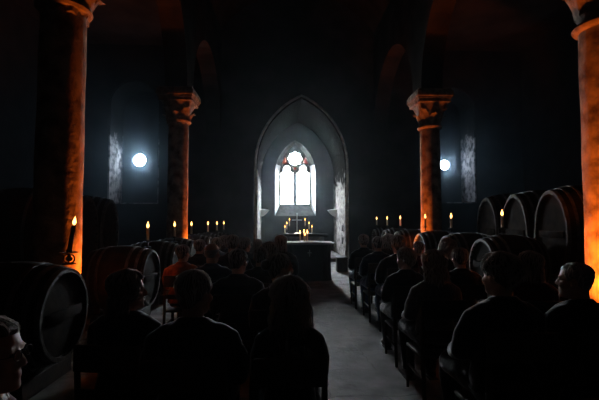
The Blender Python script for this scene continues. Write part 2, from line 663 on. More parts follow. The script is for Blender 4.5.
def column(x, y, label, dz=0.0):
    root = empty('column', (x, y, 0))
    tag(root, label, 'column', 'orange-lit stone columns of the nave', 'thing')
    b = MB()
    b.box(-.40, .40, -.40, .40, 0, .16, .012)
    b.lathe([(.385, .16), (.40, .20), (.385, .245), (.33, .26), (.32, .29), (.335, .32), (.335, .345), (.30, .37)], 32)
    b.build('base', M['column'], root)
    s = MB()
    s.lathe([(CR + .01, .37)] + [(CR - .004 * math.sin(i * 1.7) - .012 * (i / 12), .37 + (3.6 + dz) * i / 12) for i in range(1, 13)], 40)
    s.build('shaft', M['column'], root)
    n = MB()
    n.lathe([(CR - .02, 3.95 + dz), (CR + .035, 3.965 + dz), (CR + .055, 4.0 + dz), (CR + .035, 4.035 + dz), (CR - .02, 4.05 + dz)], 40)
    n.build('neck_ring', M['carved'], root)
    bell = MB()
    rs = []
    for t in [i / 8 for i in range(9)]:
        z = 4.04 + dz + (.56 - dz) * t
        row = []
        for k in range(40):
            a = 2 * PI * k / 40
            rc = CR - .015 + .05 * t
            hw = .37
            sq = hw / max(abs(math.cos(a)), abs(math.sin(a)))
            sq = min(sq, hw * 1.28)
            e = t ** 1.8
            q = rc * (1 - e) + sq * e
            row.append((q * math.cos(a), q * math.sin(a), z))
        rs.append(row)
    bell.rings(rs)
    bell.build('capital', M['carved'], root)
    for k in range(8):
        a = PI / 4 * k + PI / 8 * 0
        big_ = k % 2 == 1
        lf = MB()
        h = .46 if big_ else .34
        out_ = .20 if big_ else .16
        ca, sa = math.cos(a), math.sin(a)
        rows = []
        for i in range(9):
            t = i / 8
            rr = CR + .005 + out_ * t ** 2.0
            z = 4.07 + dz + h * (.56 - dz) / .56 * t - (.09 * max(0, t - .8) / .2)
            wd = (.03 + .10 * math.sin(PI * min(t * .9 + .08, 1))) * (1.0 if big_ else .85)
            row = []
            for j in range(9):
                u = -1 + j / 4
                lob = 1 + .18 * math.cos(t * 22)
                off = wd * u * lob
                dz = -.02 * u * u
                cr = rr - .03 * u * u + .02 * (1 - abs(u)) * (1 if abs(u) < .3 else .4)
                row.append(Vector((cr * ca - off * sa, cr * sa + off * ca, z + dz)))
            for j in range(8, -1, -1):
                p = row[j].copy()
                row.append(p - Vector((ca * .03, sa * .03, .012)))
            rows.append(row)
        lf.rings(rows)
        lf.build('carved_leaf', M['carved'], root, ang=60)
    ab = MB()
    ab.box(-.41, .41, -.41, .41, 4.59, 4.68, .012)
    ab.box(-.43, .43, -.43, .43, 4.68, 4.71, .008)
    ab.box(-.46, .46, -.46, .46, 4.73, 4.88, .015)
    ab.box(-.43, .43, -.43, .43, 4.70, 4.93)
    ab.build('abacus', M['carved'], root)
    return root


column(XCL, YLN, 'stone column at the left picture edge, glowing orange along its right side', .15)
column(XCR, YRN, 'stone column at the right picture edge, brightest orange of the four', -.11)
column(XCL, COLY[1], 'slender farther column left of the chancel arch with carved capital', .12)
column(XCR, YRF, 'slender farther column right of the chancel arch with carved capital')


# orange floor lamps that wash the columns
def uplight(x, y, target, energy, cone, label):
    root = empty('floor_uplight', (x, y, 0))
    tag(root, label, 'floor lamp', 'orange uplights at the column feet')
    h = MB()
    h.lathe([(.02, .0), (.11, 0), (.11, .02), (.03, .03), (.03, .07)], 20)
    h.build('base', M['iron'], root)
    h = MB()
    d = (Vector(target) - Vector((x, y, .16))).normalized()
    rot = Matrix.Translation((0, 0, .16)) @ d.to_track_quat('Z', 'Y').to_matrix().to_4x4()
    h.lathe([(.02, -.10), (.06, -.09), (.075, 0), (.085, .08), (.078, .08), (.07, .06), (.02, .058)], 20, mat=rot)
    h.build('lamp_housing', M['iron'], root)
    h = MB()
    h.lathe([(.01, .062), (.07, .062), (.07, .066), (.01, .067)], 20, mat=rot)
    h.build('lamp_lens', M['bulb'], root)
    ld = bpy.data.lights.new('uplight_beam', 'SPOT')
    ld.energy = energy
    ld.color = (1.0, .175, .014)
    ld.spot_size = rad(cone)
    ld.spot_blend = 1.0
    ld.shadow_soft_size = .06
    lo = bpy.data.objects.new('uplight_beam', ld)
    C.objects.link(lo)
    lo.location = Vector((x, y, .16)) + d * .12
    lo.rotation_euler = (-d).to_track_quat('Z', 'Y').to_euler()


UPE = 560
uplight(-2.02, 5.27, (XCL + .12, YLN, 2.4), UPE * 1.15, 104, 'orange uplight at the foot of the near left column')
uplight(3.02, 4.36, (XCR - .12, YRN, 2.4), UPE * 1.5, 88, 'orange uplight at the foot of the near right column')
uplight(XCL + .74, COLY[1] + .28, (XCL + .12, COLY[1], 2.4), UPE * 1.25, 88, 'orange uplight at the foot of the farther left column')
uplight(XCR - .80, YRF - .10, (XCR - .12, YRF, 2.4), UPE * 1.25, 88, 'orange uplight at the foot of the farther right column')


# ------------------------------------------------------------------ casks
def cask_meshes(L, rh, rb, sx, sz, nst):
    """meshes of one cask lying along +x from 0 to L, oval by sx (depth) and sz (height)"""
    rot = Matrix(((0, 0, 1, 0), (1, 0, 0, 0), (0, 1, 0, 0), (0, 0, 0, 1)))   # local (x,y,z) -> world (y? z? x)
    def prof(t):
        return rh + (rb - rh) * math.sin(PI * t) ** .9
    n = nst * 4
    jit = lambda k: .992 if k % 4 == 0 else 1.0
    b = MB()
    pr = [(prof(0) - .035, .035), (prof(0) - .030, 0.0)] + [(prof(i / 14), L * i / 14) for i in range(15)] + [(prof(1) - .03, L), (prof(1) - .035, L - .035)]
    b.lathe(pr, n, mat=rot, sx=sx, sy=sz, jitter=jit)
    body = b.mesh('stave_body')
    # lit rim: ring of stave ends standing proud of the head
    hd = MB()
    hd.lathe([(.02, .030), (rh * .6, .032), (rh - .034, .036), (rh - .034, .050), (.02, .050)], n, mat=rot, sx=sx, sy=sz)
    head = hd.mesh('cask_head')
    hoops = []
    for t in (.02, .13, .27, .73, .87, .98):
        h = MB()
        w = .028 / L
        r0, r1 = prof(max(t - w * .7, 0)), prof(min(t + w * .7, 1))
        x0, x1 = L * max(t - w * .7, 0), L * min(t + w * .7, 1)
        h.rings([[rot @ Vector((q * math.cos(2 * PI * k / n) * sx, q * math.sin(2 * PI * k / n) * sz, x)) for k in range(n)] for q, x in ((r0 - .008, x0), (r0 + .008, x0), (r1 + .008, x1), (r1 - .008, x1))], cap=False, closed=True)
        hoops.append(h.mesh('hoop'))
    rim = MB()
    rr = []
    nn = 48
    for q in ((rh + .004, -.004), (rh + .004, .03), (rh - .036, .032), (rh - .03, -.004)):
        rr.append([rot @ Vector((q[0] * math.cos(2 * PI * k / nn) * sx, q[0] * math.sin(2 * PI * k / nn) * sz, q[1])) for k in range(nn)])
    rim.rings(rr, cap=False, closed=True)
    for m_ in (body, head, *hoops): auto(m_, 30)
    rm = rim.mesh('chime'); auto(rm, 40)
    bar = MB()
    bar.box(.004, .028, -rh * .72 * sx, rh * .72 * sx, -.05, .05, .006)
    bm_ = bar.mesh('head_bar'); auto(bm_, 30)
    return body, head, hoops, rm, bm_


ROUND = cask_meshes(.90, .42, .50, 1, 1, 24)
OVAL = cask_meshes(1.15, .40, .46, 1.0, 1.72, 26)


def cradle_mesh(zaxis, rb, w, L, rh, sz=1.0, wedge=True):
    out = []
    for xx in (.14, L - .24):
        r_ = max((rh + (rb - rh) * math.sin(PI * t / L) ** .9) for t in (xx, xx + .05, xx + .10)) * sz + .016
        b = MB()
        b.box(xx, xx + .10, -w, w, 0, zaxis - r_, .008)
        out.append(('beam', b.mesh('beam')))
        for q in (-1, 1):
            b = MB()
            zt = zaxis - r_
            prof = [(q * .16, zt), (q * .30, zt), (q * .30, zt + .10 * sz), (q * .27, zt + .072 * sz)]
            b.rings([[(xx + .01, y, z) for y, z in prof], [(xx + .09, y, z) for y, z in prof]])
            out.append(('wedge', b.mesh('wedge')))
    return out


def cask(xh, y, zax, sgn, kit, name, label, group, scale=1.0, L=.9):
    """xh: x of the head plane facing the nave; sgn +1 = body runs to +x"""
    root = empty(name, (xh, y, zax), 0 if sgn > 0 else PI)
    tag(root, label, 'cask', group)
    body, head, hoops, rim, bar = kit
    link('stave_body', body, M['wood'], root)
    link('cask_head', head, M['caskhead'], root)
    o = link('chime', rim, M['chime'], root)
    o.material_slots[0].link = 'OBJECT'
    o.material_slots[0].material = M['chime'] if (name == 'wine_cask' and sgn > 0) else M['shadechime']  # painted light on right round casks, painted shade on the rest
    link('head_bar', bar, M['caskhead'], root)
    for h in hoops:
        link('hoop', h, M['hoop'], root)
    return root


def cradle(xh, y, meshes, sgn, label, group):
    root = empty('cask_cradle', (xh, y, 0), 0 if sgn > 0 else PI)
    tag(root, label, 'cradle', group)
    for nm_, m_ in meshes:
        link(nm_, m_, M['chairwood'], root)


ORD = ['nearest', 'second', 'third', 'fourth', 'fifth', 'sixth', 'seventh', 'eighth']
HXL, HXR = -2.06, 3.26
ZAL, ZAR = .665, .825
RB_R = [6.5, 7.93, 9.50, 11.35, 12.80, 14.25]
RB_L = [3.95, 6.45, 8.02, 9.48, 11.55, 13.1, 14.6]
crL = cradle_mesh(ZAL, .5, .40, .9, .42)
crR = cradle_mesh(ZAR, .5, .40, .9, .42)
for i, y in enumerate(RB_R):
    cask(HXR, y, ZAR, 1, ROUND, 'wine_cask', f'round wooden cask carrying a candle, {ORD[i]} one in the row right of the audience', 'round casks right of the audience')
    cradle(HXR, y, crR, 1, f'dark timber cradle under the {ORD[i]} round cask right of the audience', 'cradles right of the audience')
for i, y in enumerate(RB_L):
    cask(HXL, y, ZAL, -1, ROUND, 'wine_cask', f'round wooden cask carrying a candle, {ORD[i]} one in the row left of the audience', 'round casks left of the audience')
    cradle(HXL, y, crL, -1, f'dark timber cradle under the {ORD[i]} round cask left of the audience', 'cradles left of the audience')
OXL, OXR = -3.62, 4.25
for side, xh, sgn, ys, top in (('left', OXL, -1, (8.60, 7.63, 6.66), 2.09), ('right', OXR, 1, (8.22, 7.22, 6.22), 2.13)):
    zax = top - .46 * 1.72
    cm = cradle_mesh(zax, .46, .40, 1.15, .40, 1.72)
    for i, y in enumerate(ys):
        which = ('end', 'second', 'third', 'fourth')[i]
        cask(xh, y, zax, sgn, OVAL, 'oval_cask', f'tall oval cask behind the round casks on the {side}, {which} one from the chancel', f'tall oval casks on the {side}')
        cradle(xh, y, cm, sgn, f'timber stand under the {which} tall oval cask on the {side}', f'stands of the oval casks on the {side}')


# ------------------------------------------------------------------ candles
def candle_kit(h, r, fh):
    b = MB(); b.lathe([(r * .97, 0), (r, .01), (r * .98, h * .5), (r * .95, h - .006), (r * .82, h), (r * .3, h - .004)], 16)
    wax = b.mesh('wax')
    b = MB(); b.tube([(0, 0, h - .005), (.001, 0, h + .012)], .002, 6)
    wick = b.mesh('wick')
    b = MB()
    b.lathe([(fh * .04, h + .006), (fh * .14, h + .006 + fh * .1), (fh * .2, h + .006 + fh * .26), (fh * .17, h + .006 + fh * .48), (fh * .09, h + .006 + fh * .74), (fh * .015, h + .006 + fh)], 12)
    fl = b.mesh('flame')
    for m_ in (wax, wick, fl): auto(m_, 60)
    return wax, wick, fl


KIT_C = candle_kit(.20, .024, .105)
KIT_N = candle_kit(.26, .022, .085)
KIT_S = candle_kit(.20, .020, .10)


def candle(x, y, z, kit, label, group, tilt=(0, 0), wax='wax', zs=1.0):
    root = empty('candle', (x, y, z))
    root.rotation_euler = (tilt[0], tilt[1], 0)
    root.scale = (1, 1, zs)
    tag(root, label, 'candle', group)
    link('wax', kit[0].copy() if wax != 'wax' else kit[0], M[wax], root)
    link('wick', kit[1], M['wick'], root)
    link('flame', kit[2], M['flame'], root)
    return root


b = MB(); b.lathe([(.055, 0), (.06, .008), (.02, .016), (.013, .03), (.013, .06), (.024, .066), (.013, .072), (.013, .085)], 18)
HB = b.mesh('stem'); auto(HB, 40)
b = MB(); b.lathe([(.012, .084), (.05, .088), (.062, .10), (.058, .10), (.045, .094), (.028, .092), (.028, .11), (.024, .11), (.02, .096)], 18)
HP = b.mesh('drip_pan'); auto(HP, 40)


def holder(x, y, z, label, group):
    root = empty('candlestick', (x, y, z))
    tag(root, label, 'candlestick', group)
    link('stem', HB, M['iron'], root)
    link('drip_pan', HP, M['iron'], root)


def cask_top(x, xh, zax, L=.9):
    t = min(max(abs(x - xh) / L, 0), 1)
    return zax + .42 + .08 * math.sin(PI * t) ** .9 + .0


# right row: one candle on every cask
for i, (y, px) in enumerate(zip(RB_R, (502, 451, 425, 399, 383, 372))):
    x = min(max(PX(px, y), HXR + .10), HXR + .5)
    z = max(cask_top(x + q, HXR, ZAR) for q in (-.06, 0, .06)) + .011
    holder(x, y, z, f'iron candlestick on the {ORD[i]} round cask right of the audience', 'candlesticks on the right casks')
    candle(x, y, z + .097, KIT_C, f'lit candle burning on the {ORD[i]} round cask right of the audience', 'candles on the right casks')
for i, (y, px) in enumerate(zip(RB_L[1:], (151, 184, 196, 213, 219, 226))):
    x = max(min(PX(px, y), HXL - .08), HXL - .5)
    z = max(cask_top(x + q, HXL, ZAL) for q in (-.06, 0, .06)) + .011
    holder(x, y, z, f'iron candlestick on the {ORD[i + 1]} round cask left of the audience', 'candlesticks on the left casks')
    candle(x, y, z + .097, KIT_C, f'lit candle burning on the {ORD[i + 1]} round cask left of the audience', 'candles on the left casks')
# the near left one: scrolled iron holder, candle leaning
yb = 4.05
xb = PX(70.5, yb)
zb = max(cask_top(xb + q, HXL, ZAL) for q in (-.06, 0, .06)) + .011
root = empty('scroll_candlestick', (xb, yb, zb))
tag(root, 'ornate iron candlestick with scrolled foot in front of the near left column', 'candlestick')
b = MB(); b.lathe([(.012, -.0), (.06, .0), (.062, .008), (.02, .014)], 18)
b.build('foot', M['iron'], root)
for s_ in (-1, 1):
    b = MB()
    pts = []
    for i in range(26):
        t = i / 25
        a = -PI / 2 + s_ * t * 2.6 * PI
        r_ = .048 - .034 * t
        pts.append((s_ * .012 + r_ * math.cos(a), 0, .058 + r_ * math.sin(a)))
    b.tube(pts, .0065, 8, up=Vector((0, 1, 0)))
    b.build('scroll', M['iron'], root)
b = MB(); b.tube([(0, 0, .01), (0, 0, .11)], .008, 8)
b.build('stem', M['iron'], root)
b = MB(); b.lathe([(.01, .104), (.06, .106), (.088, .118), (.084, .119), (.05, .112), (.028, .112), (.028, .14), (.024, .14), (.02, .114)], 20)
b.build('drip_pan', M['iron'], root)
candle(xb, yb, zb + .121, KIT_N, 'tall dark candle leaning slightly in the scrolled iron candlestick', None, (0, rad(8)), 'darkwax')

# ------------------------------------------------------------------ chancel furnishings
AY = 16.6
ax0, ax1 = PX(283, AY), PX(327, AY)
AZ = .12
root = empty('stone_altar', ((ax0 + ax1) / 2, AY, AZ))
tag(root, 'pale stone altar table below the chancel window', 'altar')
hw = (ax1 - ax0) / 2
b = MB(); b.box(-hw, hw, -.36, .36, .80, .90, .015)
b.build('altar_slab', M['wall'], root)
b = MB(); b.box(-hw + .15, hw - .15, -.28, .28, 0, .80, .01)
b.build('altar_block', M['sillstone'], root)
AT = AZ + .90 + .002
# cross
cxp = PX(297, AY)
root = empty('altar_cross', (cxp, AY, AT))
tag(root, 'thin pale standing cross on the stone altar under the window', 'cross')
b = MB(); b.lathe([(.12, 0), (.12, .015), (.08, .03), (.03, .06), (.018, .10)], 16)
b.build('foot', M['brass'], root)
ct = PZ(213, AY) - AT
b = MB(); b.box(-.022, .022, -.012, .012, .09, ct, .004); b.box(-.21, .21, -.012, .012, ct * .66 - .02, ct * .66 + .02, .004)
b.build('cross_bars', M['silver'], root)
# two three-armed candelabra
for side, lst in (('left', ((285, 226), (286.8, 222.5), (289.5, 219))), ('right', ((305, 219), (309, 222.5), (312, 226)))):
    xs = [PX(p, AY) for p, _ in lst]
    zs = [PZ(q, AY) - .29 for _, q in lst]
    xm = xs[1]
    root = empty('candelabrum', (xm, AY, AT))
    tag(root, f'iron three-armed candelabrum on the stone altar, {side} of the cross', 'candelabrum', 'candelabra on the stone altar')
    b = MB(); b.lathe([(.10, 0), (.10, .015), (.03, .03), (.014, .06)], 16)
    b.build('foot', M['iron'], root)
    b = MB(); b.tube([(0, 0, .02), (0, 0, zs[1] - AT)], .012, 8)
    b.build('stem', M['iron'], root)
    for k, (x, z) in enumerate(zip(xs, zs)):
        yo = (-.06, 0, .06)[k]
        b = MB()
        if k != 1:
            dx = x - xm
            h_ = min(.12, (z - AT) * .6)
            b.tube([(0, 0, h_ + .004), (dx * .6, yo * .5, h_ * .6 + .004), (dx, yo, h_), (dx, yo, z - AT)], .009 if z - AT > .06 else .005, 8)
            b.build('arm', M['iron'], root)
            b = MB()
        b.lathe([(.01, z - AT - .004), (.032, z - AT), (.036, z - AT + .012), (.02, z - AT + .006)], 12, mat=Matrix.Translation((x - xm, yo, 0)))
        b.build('cup', M['brass'], root)
        nm = {('left', 0): 'lowest flame, outermost', ('left', 1): 'middle flame', ('left', 2): 'highest flame, innermost',
              ('right', 2): 'lowest flame, outermost', ('right', 1): 'middle flame', ('right', 0): 'highest flame, innermost'}[(side, k)]
        candle(x, AY + yo + (.012 if k != 1 else 0) * 0, z + .026, KIT_S, f'lit candle on the candelabrum {side} of the altar cross, {nm}', 'candles on the candelabra')
# pale shell brackets on the chancel walls
for nm, x, s_ in (('left', CX - AW + .002, 1), ('right', CX + AW - .002, -1)):
    y = 18.55
    root = empty('wall_bracket', (x, y, PZ(212.5, 18.55) - .06))
    tag(root, f'small pale shell-shaped bracket on the {nm} wall of the chancel', 'bracket', 'shell brackets on the chancel walls')
    b = MB(); b.box(0 if s_ > 0 else -.04, .04 if s_ > 0 else 0, -.07, .07, -.18, .10, .008)
    b.build('back_plate', M['palestone'], root)
    b = MB()
    rows = []
    for i in range(7):
        t = i / 6
        row = []
        for j in range(13):
            a = PI * j / 12
            rr = .06 + .30 * t * (1 + .10 * math.cos(a * 10))
            row.append((s_ * (.03 + rr * math.sin(a)), rr * math.cos(a) * 1.25, -.12 + .26 * t ** 1.6 + .05 * abs(math.cos(a)) * t))
        for j in range(12, -1, -1):
            p = row[j]
            row.append((p[0], p[1] * .93, p[2] + .025))
        rows.append(row)
    b.rings(rows)
    b.build('shell', M['splay'], root, ang=60)
for k, py in enumerate((228, 240.5)):
    y = 16.2
    b = MB()
    b.box(-.03, 0, -.17, .17, -.13, .13, .006)
    o = b.build('iron_plate', M['iron'], None, (CX + AW - .062, y, PZ(py, y)))
    tag(o, ('upper', 'lower')[k] + ' of two small dark square iron plates on the right chancel wall', 'plate', 'iron plates on the chancel wall')
# low black box standing on the floor between the table and the front row
bx0, bx1 = PX(337, 12.2), PX(347.5, 12.2)
root = empty('floor_box', ((bx0 + bx1) / 2, 12.4, 0))
tag(root, 'low black box on the floor between the draped table and the right chancel jamb', 'box')
hw = (bx1 - bx0) / 2
b = MB(); b.box(-hw, hw, -.2, .2, .0, .40, .012)
b.build('body', M['shoe'], root)
b = MB(); b.box(-hw - .008, hw + .008, -.21, .21, .402, .435, .008)
b.build('lid', M['shoe'], root)
# draped table in front
DY = 10.75
dx0, dx1 = PX(283.5, DY), PX(330.5, DY)
dz = PZ(241.5, DY)
root = empty('draped_table', ((dx0 + dx1) / 2, DY, 0))
tag(root, 'tall table draped to the floor in black cloth with a small pale cross', 'table')
hw = (dx1 - dx0) / 2
b = MB()
rows = []
n = 96
for i, (z, k) in enumerate([(0.012, .95), (.2, .935), (.5, .93), (.8, .945), (dz - .06, .98)]):
    row = []
    for j in range(n):
        a = 2 * PI * j / n
        ex = .28
        u = math.copysign(abs(math.cos(a)) ** ex, math.cos(a)); v = math.copysign(abs(math.sin(a)) ** ex, math.sin(a))
        fold = (1 - i / 5) * .028 * math.sin(a * 23 + .7 * math.sin(3 * a)) + 0
        row.append(((hw * k + fold) * u, (.42 * k + fold) * v, z))
    rows.append(row)
b.rings(rows)
skirt = b.build('cloth_skirt', M['blackcloth'], root, ang=80)
b = MB()
rows = []
for i in range(17):
    t = i / 16
    x = -hw - .05 + (2 * hw + .10) * t
    z = dz + .012 * math.sin(PI * t) - .01
    e = .045 if 0 < i < 16 else .03
    rows.append([(x, -.47, z - e), (x, .47, z - e), (x, .47, z - .01), (x, .44, z), (x, -.44, z), (x, -.47, z - .01)])
b.rings(rows)
tag(b.build('top_cloth', M['lilaccloth'], root, ang=50), 'grey-lilac top cloth')
b = MB()
cx0, cz0 = PX(309.5, DY - .43) - root.location.x, PZ(253, DY - .43)
b.box(cx0 - .009, cx0 + .009, -.437, -.425, cz0 - .085, cz0 + .085)
b.box(cx0 - .05, cx0 + .05, -.437, -.425, cz0 + .0, cz0 + .018)
tag(b.build('cross_emblem', M['silver'], root), 'small pale cross on the black cloth')
for k, (px, py) in enumerate(((300, 232), (304, 231), (307.3, 231.5), (304.9, 234.5))):
    y = DY + (.10, .2, .12, -.05)[k]
    nm = ('outermost towards the pianoless left', 'back', 'right', 'front')[k]
    nm = ('left one of the small cluster', 'rear one of the small cluster', 'right one of the small cluster', 'front and lowest of the small cluster')[k]
    x = PX(px, y)
    zt = dz + .012 * math.sin(PI * (x - root.location.x + hw + .05) / (2 * hw + .1)) - .01
    H = PZ(py, y) - zt
    candle(x, y, zt + .001, KIT_S, f'lit candle on the black-draped table, {nm}', 'candles on the draped table', zs=max(.5, (H + .05) / .30))
# ------------------------------------------------------------------ people
HEADR = [(-.118, .022, .074, .022), (-.106, .040, .086, -.008), (-.082, .053, .089, -.036), (-.052, .061, .088, -.060), (-.022, .068, .086, -.080),
         (.010, .074, .083, -.094), (.040, .077, .088, -.100), (.070, .074, .080, -.097), (.094, .062, .060, -.082), (.111, .040, .032, -.056), (.120, .014, -.002, -.022)]


def head_pieces(b, T):
    rows = []
    for z, hw, yf, yb_ in HEADR:
        cy, hy = (yf + yb_) / 2, (yf - yb_) / 2
        row = []
        for k in range(24):
            a = 2 * PI * k / 24
            u, v = math.cos(a), math.sin(a)
            e = .92
            row.append(T @ Vector((hw * math.copysign(abs(u) ** e, u), cy + hy * math.copysign(abs(v) ** e, v), z)))
        rows.append(row)
    b.rings(rows)
    tp = lambda p: T @ Vector(p)
    b.tube([tp((0, .080, .022)), tp((0, .094, -.004)), tp((0, .104, -.026))], [.009, .011, .014], 10)
    for s in (-1, 1):
        b.ball((s * .012, .090, -.030), .011, .012, .009, 10, T)
        b.ball((s * .079, -.012, -.006), .009, .020, .033, 12, T @ Matrix.Translation((0, 0, 0)))
        b.ball((s * .032, .080, .027), .026, .010, .008, 10, T)
        b.ball((s * .031, .075, .010), .0135, .0125, .0115, 12, T)
        b.ball((s * .045, .062, -.028), .022, .022, .024, 10, T)
    b.ball((0, .086, -.059), .025, .009, .0055, 12, T)
    b.ball((0, .085, -.070), .021, .010, .0065, 12, T)
    b.ball((0, .076, -.100), .026, .018, .018, 12, T)


TORSO = [(.445, .150, .10, -.135), (.50, .176, .12, -.155), (.58, .168, .11, -.140), (.68, .148, .095, -.115), (.80, .158, .10, -.118), (.90, .178, .105, -.130),
         (.965, .176, .085, -.128), (1.01, .130, .055, -.108), (1.045, .066, .022, -.078), (1.06, .050, .012, -.064)]


def torso_pieces(b, inf=0.0, z0=0.0, z1=9, wid=1.0):
    rows = []
    for z, hw, yf, yb_ in TORSO:
        if z < z0 or z > z1: continue
        cy, hy = (yf + yb_) / 2, (yf - yb_) / 2 + inf
        lean = -.05 * (z - .45)
        row = []
        for k in range(28):
            a = 2 * PI * k / 28
            u, v = math.cos(a), math.sin(a)
            e = .84
            row.append(Vector(((hw * wid + inf) * math.copysign(abs(u) ** e, u), cy + lean + hy * math.copysign(abs(v) ** e, v), z)))
        rows.append(row)
    b.rings(rows)


def arm_path(s, wid=1.0):
    return [Vector((s * .118 * wid, -.062, .958)), Vector((s * .172 * wid, -.052, .928)), Vector((s * .212 * wid, -.01, .83)), Vector((s * .215 * wid, .05, .715)), Vector((s * .19, .19, .67)), Vector((s * .105, .335, .652))]


def leg_path(s):
    return [Vector((s * .095, -.01, .525)), Vector((s * .115, .22, .53)), Vector((s * .125, .44, .515)), Vector((s * .122, .45, .43)), Vector((s * .115, .42, .27)), Vector((s * .112, .405, .085))]


def hand_pieces(b, s):
    w0 = Vector((s * .105, .335, .652))
    d = Vector((-s * .28, .96, -.10)).normalized()
    side = Vector((-s * .96, -.28, 0)).normalized()      # towards the thumb
    upv = side.cross(d) if side.cross(d).z > 0 else d.cross(side)
    b.tube([w0 - d * .02, w0 + d * .02, w0 + d * .06, w0 + d * .092], [.026, .032, .040, .038], 12, [.019, .017, .016, .013], up=upv)
    for i, (off, ln) in enumerate(((.030, .070), (.0095, .080), (-.0105, .074), (-.030, .058))):
        p = w0 + d * .088 + side * off
        fan = d + side * off * 1.6
        q1 = p + fan * ln * .42 + upv * .004
        q2 = q1 + (fan * .85 - upv * .45).normalized() * ln * .34
        q3 = q2 + (fan * .6 - upv * .8).normalized() * ln * .26
        b.tube([p - d * .02, p, q1, q2, q3], [.0085, .0088, .0082, .0076, .0066], 8, up=upv)
    t0 = w0 + d * .03 + side * .024
    t1 = t0 + (d * .6 + side * .75).normalized() * .034
    t2 = t1 + (d * .95 + side * .25 - upv * .1).normalized() * .030
    b.tube([t0 - side * .01, t0, t1, t2], [.011, .012, .0105, .0085], 8, up=upv)


NECK0 = Vector((0, -.060, 1.03))
CACHE = {}


def head_matrix(yaw, pit, roll=0.0):
    return Matrix.Translation((0, -.018, 1.172)) @ Matrix.Rotation(yaw, 4, 'Z') @ Matrix.Rotation(pit, 4, 'X') @ Matrix.Rotation(roll, 4, 'Y')


def body_mesh(yaw, pit, wid):
    key = ('b', yaw, pit, wid)
    if key in CACHE: return CACHE[key]
    T = head_matrix(rad(yaw), rad(pit))
    b = MB()
    head_pieces(b, T)
    torso_pieces(b, 0, wid=wid)
    b.tube([NECK0 + Vector((0, 0, -.06)), NECK0 + Vector((0, .008, .03)), T @ Vector((0, -.028, -.05)), T @ Vector((0, -.02, .0))], [.072, .056, .052, .05], 16)
    for s in (-1, 1):
        b.tube(arm_path(s, wid), [.050, .054, .047, .042, .036, .026], 12)
        b.tube(leg_path(s), [.085, .080, .063, .058, .055, .038], 14)
        b.tube([Vector((s * .112, .385, .065)), Vector((s * .114, .45, .055)), Vector((s * .12, .56, .036))], [.034, .040, .028], 10, [.034, .036, .022])
        hand_pieces(b, s)
    raw = b.mesh('body')
    me = remesh(raw, .008, 1)
    bpy.data.meshes.remove(raw)
    for m_ in (M['skin'], M['eye'], M['lip']): me.materials.append(m_)
    Ti = T.inverted()
    for p in me.polygons:
        c = Ti @ p.center
        if c.y > .07 and abs(c.z) < .12:
            if any(((c.x - s * .031) / .0095) ** 2 + ((c.z - .010) / .0055) ** 2 < 1 for s in (-1, 1)):
                p.material_index = 1
            elif abs(c.x) < .024 and -.075 < c.z < -.054 and c.y > .084:
                p.material_index = 2
    CACHE[key] = me
    return me


def wrinkle(me, amp, freq, seed):
    for v in me.vertices:
        n = noise.noise(Vector((v.co.x * freq, v.co.y * freq + seed, v.co.z * freq * 1.4)))
        v.co += v.normal * amp * n


def jacket_mesh(wid, kind):
    key = ('j', wid, kind)
    if key in CACHE: return CACHE[key]
    b = MB()
    inf = .020 if kind != 'coat' else .030
    torso_pieces(b, inf, .49, 1.05, wid)
    for s in (-1, 1):
        p = arm_path(s, wid)
        p[0] = p[0] + Vector((0, 0, .004))
        d = p[5] - p[4]
        p[5] = p[5] - d * .06
        e = inf
        b.tube(p, [.050 + e, .055 + e, .049 + e * .9, .046 + e * .9, .039 + e * .8, .031 + e * .6], 14, round_ends=True)
    # collar
    ring = []
    cr = .072 if kind != 'hood' else .085
    for k in range(20):
        a = 2 * PI * k / 20
        ring.append(Vector((cr * math.cos(a), -.052 + cr * .88 * math.sin(a), 1.040 - .040 * max(0, math.sin(a)) + .012 * max(0, -math.sin(a)))))
    b.tube(ring, .018, 8, r2=.024, closed=True)
    if kind == 'coat':   # heavier coat with hem over the lap
        for s in (-1, 1):
            b.tube([Vector((s * .09, -.01, .53)), Vector((s * .11, .18, .545)), Vector((s * .12, .33, .54))], [.115, .108, .092], 14)
    raw = b.mesh('jacket')
    me = remesh(raw, .011, 2)
    bpy.data.meshes.remove(raw)
    wrinkle(me, .006, 9, wid * 7)
    CACHE[key] = me
    return me


def trouser_mesh(kind):
    key = ('t', kind)
    if key in CACHE: return CACHE[key]
    b = MB()
    torso_pieces(b, .010, .0, .60)
    if kind == 'skirt':
        rows = []
        for y, hw, zt, zb in ((-.10, .18, .60, .455), (.05, .20, .62, .445), (.25, .215, .625, .44), (.42, .22, .60, .40), (.50, .22, .52, .30), (.515, .23, .40, .24), (.50, .23, .30, .22)):
            row = []
            for k in range(24):
                a = 2 * PI * k / 24
                u, v = math.cos(a), math.sin(a)
                row.append(Vector((hw * math.copysign(abs(u) ** .7, u), y, (zt + zb) / 2 + (zt - zb) / 2 * math.copysign(abs(v) ** .8, v))))
            rows.append(row)
        b.rings(rows)
    for s in (-1, 1):
        if kind == 'skirt':
            continue
        b.tube(leg_path(s), [.092, .092, .080, .076, .070, .062], 16, round_ends=False)
    raw = b.mesh('trousers')
    me = remesh(raw, .012, 2)
    bpy.data.meshes.remove(raw)
    wrinkle(me, .007, 11, 3)
    CACHE[key] = me
    return me


def shoe_mesh(s):
    key = ('s', s)
    if key in CACHE: return CACHE[key]
    b = MB()
    b.tube([Vector((s * .112, .365, .052)), Vector((s * .113, .43, .055)), Vector((s * .117, .52, .044)), Vector((s * .121, .60, .032))], [.040, .045, .050, .036], 14, [.048, .052, .040, .026])
    b.box(s * .117 - .046, s * .117 + .046, .33, .62, .002, .014, .004)
    b.tube([Vector((s * .112, .39, .06)), Vector((s * .112, .40, .12))], [.046, .046], 12)
    me = b.mesh('shoe')
    auto(me, 50)
    CACHE[key] = me
    return me


